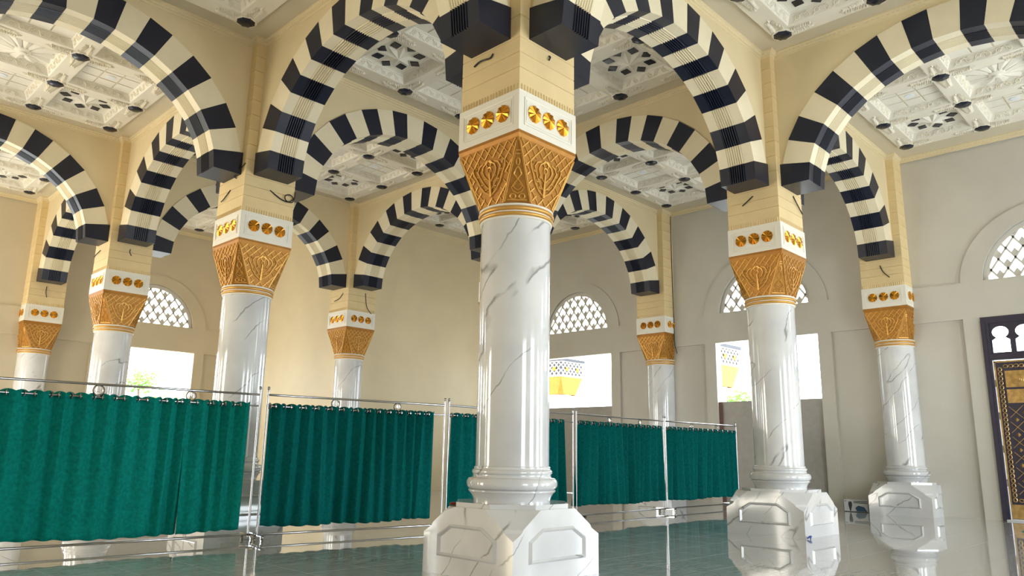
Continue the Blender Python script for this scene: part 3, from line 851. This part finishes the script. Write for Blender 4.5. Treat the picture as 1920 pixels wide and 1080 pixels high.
post_me = MB().lathe([(.016, .06), (.016, 2.17), (.021, 2.172), (.021, 2.19), (.014, 2.195), (.014, 2.205), (.022, 2.215), (.022, 2.235), (.012, 2.25)], 12).mesh('post', 'chrome', 40)
foot_me = MB().box(-.022, .022, -.24, .24, .075, .105).mesh('foot', 'chrome')
cas = MB()
for s in (-.012, .012): cas.v and None
cas.add(*(lambda q: (q.v, q.f))(MB().tube([(-.014, 0, .028), (.014, 0, .028)], .028, 12)))
cas.box(-.022, -.016, -.012, .012, .028, .078); cas.box(.016, .022, -.012, .012, .028, .078); cas.box(-.022, .022, -.014, .014, .068, .078)
cas_me = cas.mesh('caster', 'chrome', 40)
emb = MB(); Re = .068
emb.tube([(Re*math.cos(2*PI*i/24), 0, Re*math.sin(2*PI*i/24)) for i in range(24)], .009, 5, True)
emb.tube([(.053*math.cos(2*PI*i/24), 0, .053*math.sin(2*PI*i/24)) for i in range(24)], .003, 4, True)
for pts in ([(.03, .03), (.03, -.03)], [(.008, .035), (.006, -.02), (.022, -.03)], [(-.01, .028), (-.012, -.018), (.004, -.024)], [(-.03, .0), (-.038, -.015), (-.028, -.028), (-.014, -.022)], [(-.012, .040), (.004, .042)]):
    emb.tube([(a, 0, b) for a, b in pts], .0045, 4)
emb.tube([(0, 0, Re), (0, 0, Re+.02)], .006, 6); emb.tube([(0, 0, -Re), (0, 0, -Re-.03)], .006, 6)
emb_me = emb.mesh('round_emblem', 'chrome', 40)
gr = MB(); n_ = 14
for rr, zz_ in ((.033, .022),):
    gr.tube([(rr*math.cos(2*PI*i/n_), 0, rr*math.sin(2*PI*i/n_)) for i in range(n_)], .011, 5, True)
gr_me = gr.mesh('grommet', 'chrome', 40)
for fi, (a, b) in enumerate(FR):
    A = Vector((*a, 0)); B = Vector((*b, 0)); L_ = (B-A).length; t = (B-A)/L_; rz = math.atan2(t.y, t.x)
    root = thing('curtain_stand', FLAB[fi], 'curtain stand', A, rz, 'chrome curtain frames')
    for x in (0, L_):
        obj('post', post_me, root, (x, 0, 0)); f = obj('foot', foot_me, root, (x, 0, 0))
        for y in (-.215, .215): obj('caster', cas_me, f, (0, y, 0))
    for nm, z, r in (('top_rail', 2.125, .017), ('curtain_rail', 1.955, .0125), ('bottom_rail', .09, .017)):
        build(MB().tube([(0, 0, z), (L_, 0, z)], r, 10), nm, 'chrome', root, smooth=40)
    for x in (L_*.345, L_*.70): obj('round_emblem', emb_me, root, (x, 0, 2.045))
    for ci, (s0, s1) in enumerate(CUR[fi]):
        W_ = s1-s0; rnd = random.Random(fi*10+ci+1)
        npl = max(3, round(W_/(.26 if fi == 0 else .23)))       # full waves
        nx, nz = npl*16, 26
        ph = rnd.random()*6
        pos = [0.0]
        for i in range(npl): pos.append(pos[-1]+.75+.5*rnd.random())
        pos = [p/pos[-1] for p in pos]
        rndamp = [rnd.random()**1.5*1.8 for _ in range(npl+1)]
        flare = .14 if (fi == 3) else 0.0
        me = MB(); vs_ = []
        hem = .15 if fi == 0 else (.20 if fi == 1 else .27)
        for j in range(nz+1):
            v = j/nz; z = 1.995*(1-v)+hem*v
            for i in range(nx+1):
                k = i//16; k = min(k, npl-1); fu = i/16-k
                u = pos[k]+(pos[k+1]-pos[k])*fu
                th = 2*PI*(k+fu)
                amp = (.044*(1-v)**.9+.014+.026*rndamp[k]*v) if fi == 0 else (.052*(1-v)+(.016+.045*rndamp[k])*v)
                low = .05*v*math.sin(u*W_*3.1+ph)+.028*v*math.sin(u*W_*7.7+ph*2)
                y = amp*math.sin(th)*(1-.35*v*math.sin(u*9+ph)**2)+low
                x = s0+u*W_+.012*math.sin(th*2)*(1-v)+(.05 if fi == 0 else .13)*v*math.sin(u*5+ph)*u*(1-u)*2
                x -= flare*v*v*(1-u)**6
                zz_ = z+(.012*math.cos(th*2) if j == 0 else 0)+.006*v*math.sin(th+1)+.014*v*math.sin(u*W_*2.3+ph)
                vs_.append((x, y, zz_))
        fs_ = [(j*(nx+1)+i, j*(nx+1)+i+1, (j+1)*(nx+1)+i+1, (j+1)*(nx+1)+i) for j in range(nz) for i in range(nx)]
        me.add(vs_, fs_)
        cu = build(me, 'curtain', 'green_velvet_lit' if fi == 0 else 'green_velvet', None, A, rz, smooth=80)
        sm = cu.modifiers.new('thickness', 'SOLIDIFY'); sm.thickness = .006; sm.offset = 0
        tag(cu, CLAB[fi][ci], 'curtain', 'green velvet divider curtains')
        for k in range(npl):
            for fu in (0.0, .5):
                u = pos[k]+(pos[k+1]-pos[k])*(fu+.02)
                g = obj('grommet', gr_me, cu, (s0+u*W_, 0, 1.955), PI/2-.75*(1 if fu else -1))

# ================================================================== small things
WIRES = {
 'loose black cable on the left face of the centre column pier': [(-.53,.28,6.16),(-.535,.18,6.19),(-.54,.08,6.18),(-.535,-.02,6.17),(-.52,-.05,6.22)],
 'cut cable stub on the right face of the centre column pier': [(.02,-.51,6.24),(.015,-.54,6.21),(-.01,-.54,6.16)],
 'coiled black cable beside the arch foot of the first left column': [(-.52,6.5,6.50),(-.56,6.64,6.40),(-.57,6.80,6.51),(-.57,6.92,6.45),(-.55,6.95,6.35),(-.53,6.80,6.27)],
 'short cable on the left face of the first left column': [(-.52,7.02,6.09),(-.54,7.10,6.01),(-.55,7.21,5.94),(-.54,7.33,5.92)],
 'curled black cable on the right face of the first left column': [(0,6.48,6.1),(.13,6.46,6.02),(.27,6.45,5.96),(.39,6.45,5.96),(.47,6.44,6.04),(.40,6.44,6.10),(.30,6.44,6.06),(.32,6.44,5.97),(.45,6.44,5.96),(.50,6.45,6.08),(.51,6.46,6.19)],
 'short cable on the left face of the second left column': [(-.52,14.1,6.16),(-.55,14.3,6.08),(-.55,14.46,6.02)],
 'hooked wire on the right face of the second left column': [(-.02,13.49,6.18),(-.04,13.46,6.10),(.01,13.46,6.01)],
 'short cable hanging on the far left wall column': [(-.04,20.49,6.2),(-.05,20.45,6.01),(-.01,20.45,5.85)],
 'short cable on the left face of the back corner column': [(6.48,13.77,6.15),(6.45,13.93,5.99),(6.45,14.2,5.93)],
 'hanging cable on the right face of the back corner column': [(7.12,13.48,6.2),(7.17,13.45,5.78),(7.35,13.44,5.56)],
 'short cable on the left face of the right column': [(6.48,-.02,6.18),(6.45,.08,6.09),(6.45,.19,6.02)],
 'drooping cable on the right face of the right column': [(7.14,-.52,6.24),(7.19,-.55,6.12),(7.45,-.55,5.94)],
 'crooked cable below the arch foot on the right wall column': [(13.48,.02,6.15),(13.45,-.05,5.97),(13.45,-.19,5.81)],
 'long black cable running down the wall beside the small wall column': [(13.97,6.46,8.94),(13.97,6.47,7.75),(13.97,6.46,6.3),(13.97,6.45,5.43),(13.97,6.45,4.79),(13.95,6.36,4.43)]}
for lab, pts in WIRES.items():
    pts = [Vector(p) for p in pts]; sm = []
    for i in range(len(pts)-1):
        p0, p1, p2, p3 = pts[max(0, i-1)], pts[i], pts[i+1], pts[min(len(pts)-1, i+2)]
        for k in range(5):
            u = k/5; sm.append(.5*((2*p1)+(p2-p0)*u+(2*p0-5*p1+4*p2-p3)*u*u+(3*p1-p0-3*p2+p3)*u**3))
    sm.append(pts[-1])
    tag(build(MB().tube(sm, .011, 6), 'cable', 'cable_black', smooth=60), lab, 'cable', 'loose cables on the columns')
# printed carton beside the right wall column
bx = thing('carton', 'white and blue printed carton on the floor beside the right wall column', 'box', (13.80, 1.16, 0))
build(MB().box(-.13, .13, -.29, .29, .001, .30), 'carton_body', 'cardboard_white', bx)
pr = MB(); pr.plate([(-.27, .02), (-.02, .02), (0.02, .10), (-.06, .16), (-.2, .13)], lambda s, z, d: (-.13+d, s, z), -.002, 0)
build(pr, 'blue_print', 'print_blue', bx)
pr = MB(); f = lambda s, z, d: (-.13+d, s, z)
for k in range(2): pr.plate([(-.28, .27-.035*k), (.05, .27-.035*k), (.05, .252-.035*k), (-.28, .252-.035*k)], f, -.002, 0)
pr.plate([(.09, .17), (.13, .02), (.15, .02), (.185, .17), (.175, .25), (.10, .25)], f, -.002, 0)
pr.plate([(.27, .275), (.255, .275), (.255, .245), (.27, .245)], f, -.002, 0); pr.plate([(.245, .275), (.22, .275), (.22, .265), (.245, .265)], f, -.002, 0); pr.plate([(.245, .250), (.22, .250), (.22, .243), (.245, .243)], f, -.002, 0)
pr.plate([(-.29, .001), (.29, .001), (.29, .014), (-.29, .014)], f, -.002, 0)
build(pr, 'dark_print', 'print_dark', bx)
# crumpled wrapper at the foot of the right column pedestal
wr_ = MB(); rnd = random.Random(5)
for k in range(7):
    a = rnd.random()*6.3; p = Vector((.05*math.cos(a), .05*math.sin(a), .02+.05*rnd.random()))
    wr_.tube([p+Vector((.03*math.cos(u*1.05+k), .03*math.sin(u*1.05), .02*math.sin(u*2+k))) for u in range(6)], .010, 5, True)
wrp = build(wr_, 'wrapper', 'plastic_blue', None, (6.315, -.755, 0), smooth=60); wrp.scale = (.55, .55, .7)
tag(wrp, 'small crumpled blue wrapper at the corner of the right column pedestal', 'wrapper')
sc = MB().lathe([(.03, 0), (.045, .012), (.03, .03), (.01, .036)], 10)
tag(build(sc, 'scrap', 'scrap_red', None, (-.56, .39, .731), smooth=50), 'small dark red scrap on the centre column pedestal', 'scrap')
tag(build(MB().box(0, 1.4, -.9, .0, 0.001, .012), 'floor_mat', 'mat_teal', None, (11.1, -2.84, 0)), 'corner of a teal mat on the floor at the right edge', 'mat')

# ================================================================== outside
tag(build(MB().box(-60, 80, -60, 90, -.5, -.32), 'terrace', 'terrace'), 'bright paved terrace outside the doorways', 'terrace', kind='structure')
def porch_column(x, y, label):
    t = thing('porch_column', label, 'column', (x, y, -.32), 0, 'porch columns outside')
    h = .75
    build(MB().lathe([(.62, .0), (.62, .3), (.5, .34), (.5, 4.10), (.55, 4.14), (.55, 4.2)], 24), 'shaft', 'band_white', t, smooth=40)
    mb = MB()
    b0 = .42
    for k in range(4):
        ca, sa = math.cos(k*PI/2), math.sin(k*PI/2); R = lambda x, y, z: (x*ca-y*sa, x*sa+y*ca, z)
        mb.add([R(.62, -b0, 4.2), R(.62, b0, 4.2), R(h, h, 4.98), R(h, -h, 4.98)], [(0,1,2,3)]); mb.add([R(.62, b0, 4.2), R(b0, .62, 4.2), R(h, h, 4.98)], [(0,1,2)])
    build(mb, 'capital', 'gold_shaded', t)
    b = build(MB().box(-h, h, -h, h, 4.98, 5.66), 'lattice_band', 'print_dark', t)
    la = MB()
    for k in range(4):
        ca, sa = math.cos(k*PI/2), math.sin(k*PI/2); R = lambda s, z: ((h+.01)*ca-s*sa, (h+.01)*sa+s*ca, z)
        for i in range(-6, 6):
            for sg in (1, -1):
                pts = [(i*.25+sg*u/20*.68, 4.98+u/20*.68) for u in range(21)]; pts = [p for p in pts if abs(p[0]) <= h]
                if len(pts) > 3: la.tube([R(*pts[0]), R(*pts[-1])], .028, 4)
        la.tube([R(-h, 5.0), R(h, 5.0)], .03, 4); la.tube([R(-h, 5.64), R(h, 5.64)], .03, 4)
    build(la, 'white_lattice', 'band_white', b)
    bo = MB().lathe([(.10, 0), (.10, .03), (.04, .05)], 10)
    for k in range(4):
        for s in (-.37, .37):
            a = k*PI/2; o = obj('gold_boss', bo.mesh('gold_boss', 'gold_leaf') if (k == 0 and s < 0) else bpy.data.meshes['gold_boss'], b)
            o.matrix_local = Matrix.Translation(((h+.01)*math.cos(a)-s*math.sin(a), (h+.01)*math.sin(a)+s*math.cos(a), 5.32)) @ Matrix.Rotation(a, 4, 'Z') @ Matrix.Rotation(PI/2, 4, 'Y')
    build(MB().box(-h-.08, h+.08, -h-.08, h+.08, 5.66, 5.78), 'cap_slab', 'print_dark', t)
porch_column(19.75, 16.16, 'gold and white porch column seen through the doorway right of the centre column')
porch_column(19.75, 8.42, 'gold and white porch column seen through the doorway behind the right column')
def tree(x, y, z, r, n, label, seed):
    t = thing('tree', label, 'tree', (x, y, -.32)); rnd = random.Random(seed)
    build(MB().tube([(0, 0, 0), (.1, .05, z*.5), (0, 0, z+.3)], [.12, .09, .04], 8), 'trunk', 'bark', t, smooth=60)
    mb = MB()
    for i in range(n):
        a, b, c = (rnd.gauss(0, .5) for _ in range(3)); p = Vector((a*r, b*r, z+.3+c*r*.6))
        d = Vector((rnd.uniform(-1, 1), rnd.uniform(-1, 1), rnd.uniform(-.4, .8))).normalized(); e = d.orthogonal().normalized(); L = .14+.12*rnd.random()
        g = d.cross(e)*.02
        mb.add([p, p+d*L*.5+e*L*.25+g, p+d*L, p+d*L*.5-e*L*.25+g], [(0,1,2,3)])
    o = build(mb, 'foliage', 'leaf_green', t); o['kind'] = 'stuff'
tree(6.5, 30, 4.2, .9, 420, 'green tree top seen through the left doorway', 1)
tree(8.2, 31, 3.1, 1.1, 420, 'low green tree beside the other one in the left doorway', 4)
tree(24, 9.6, 3.7, .8, 380, 'green tree seen through the doorway behind the right column', 2)
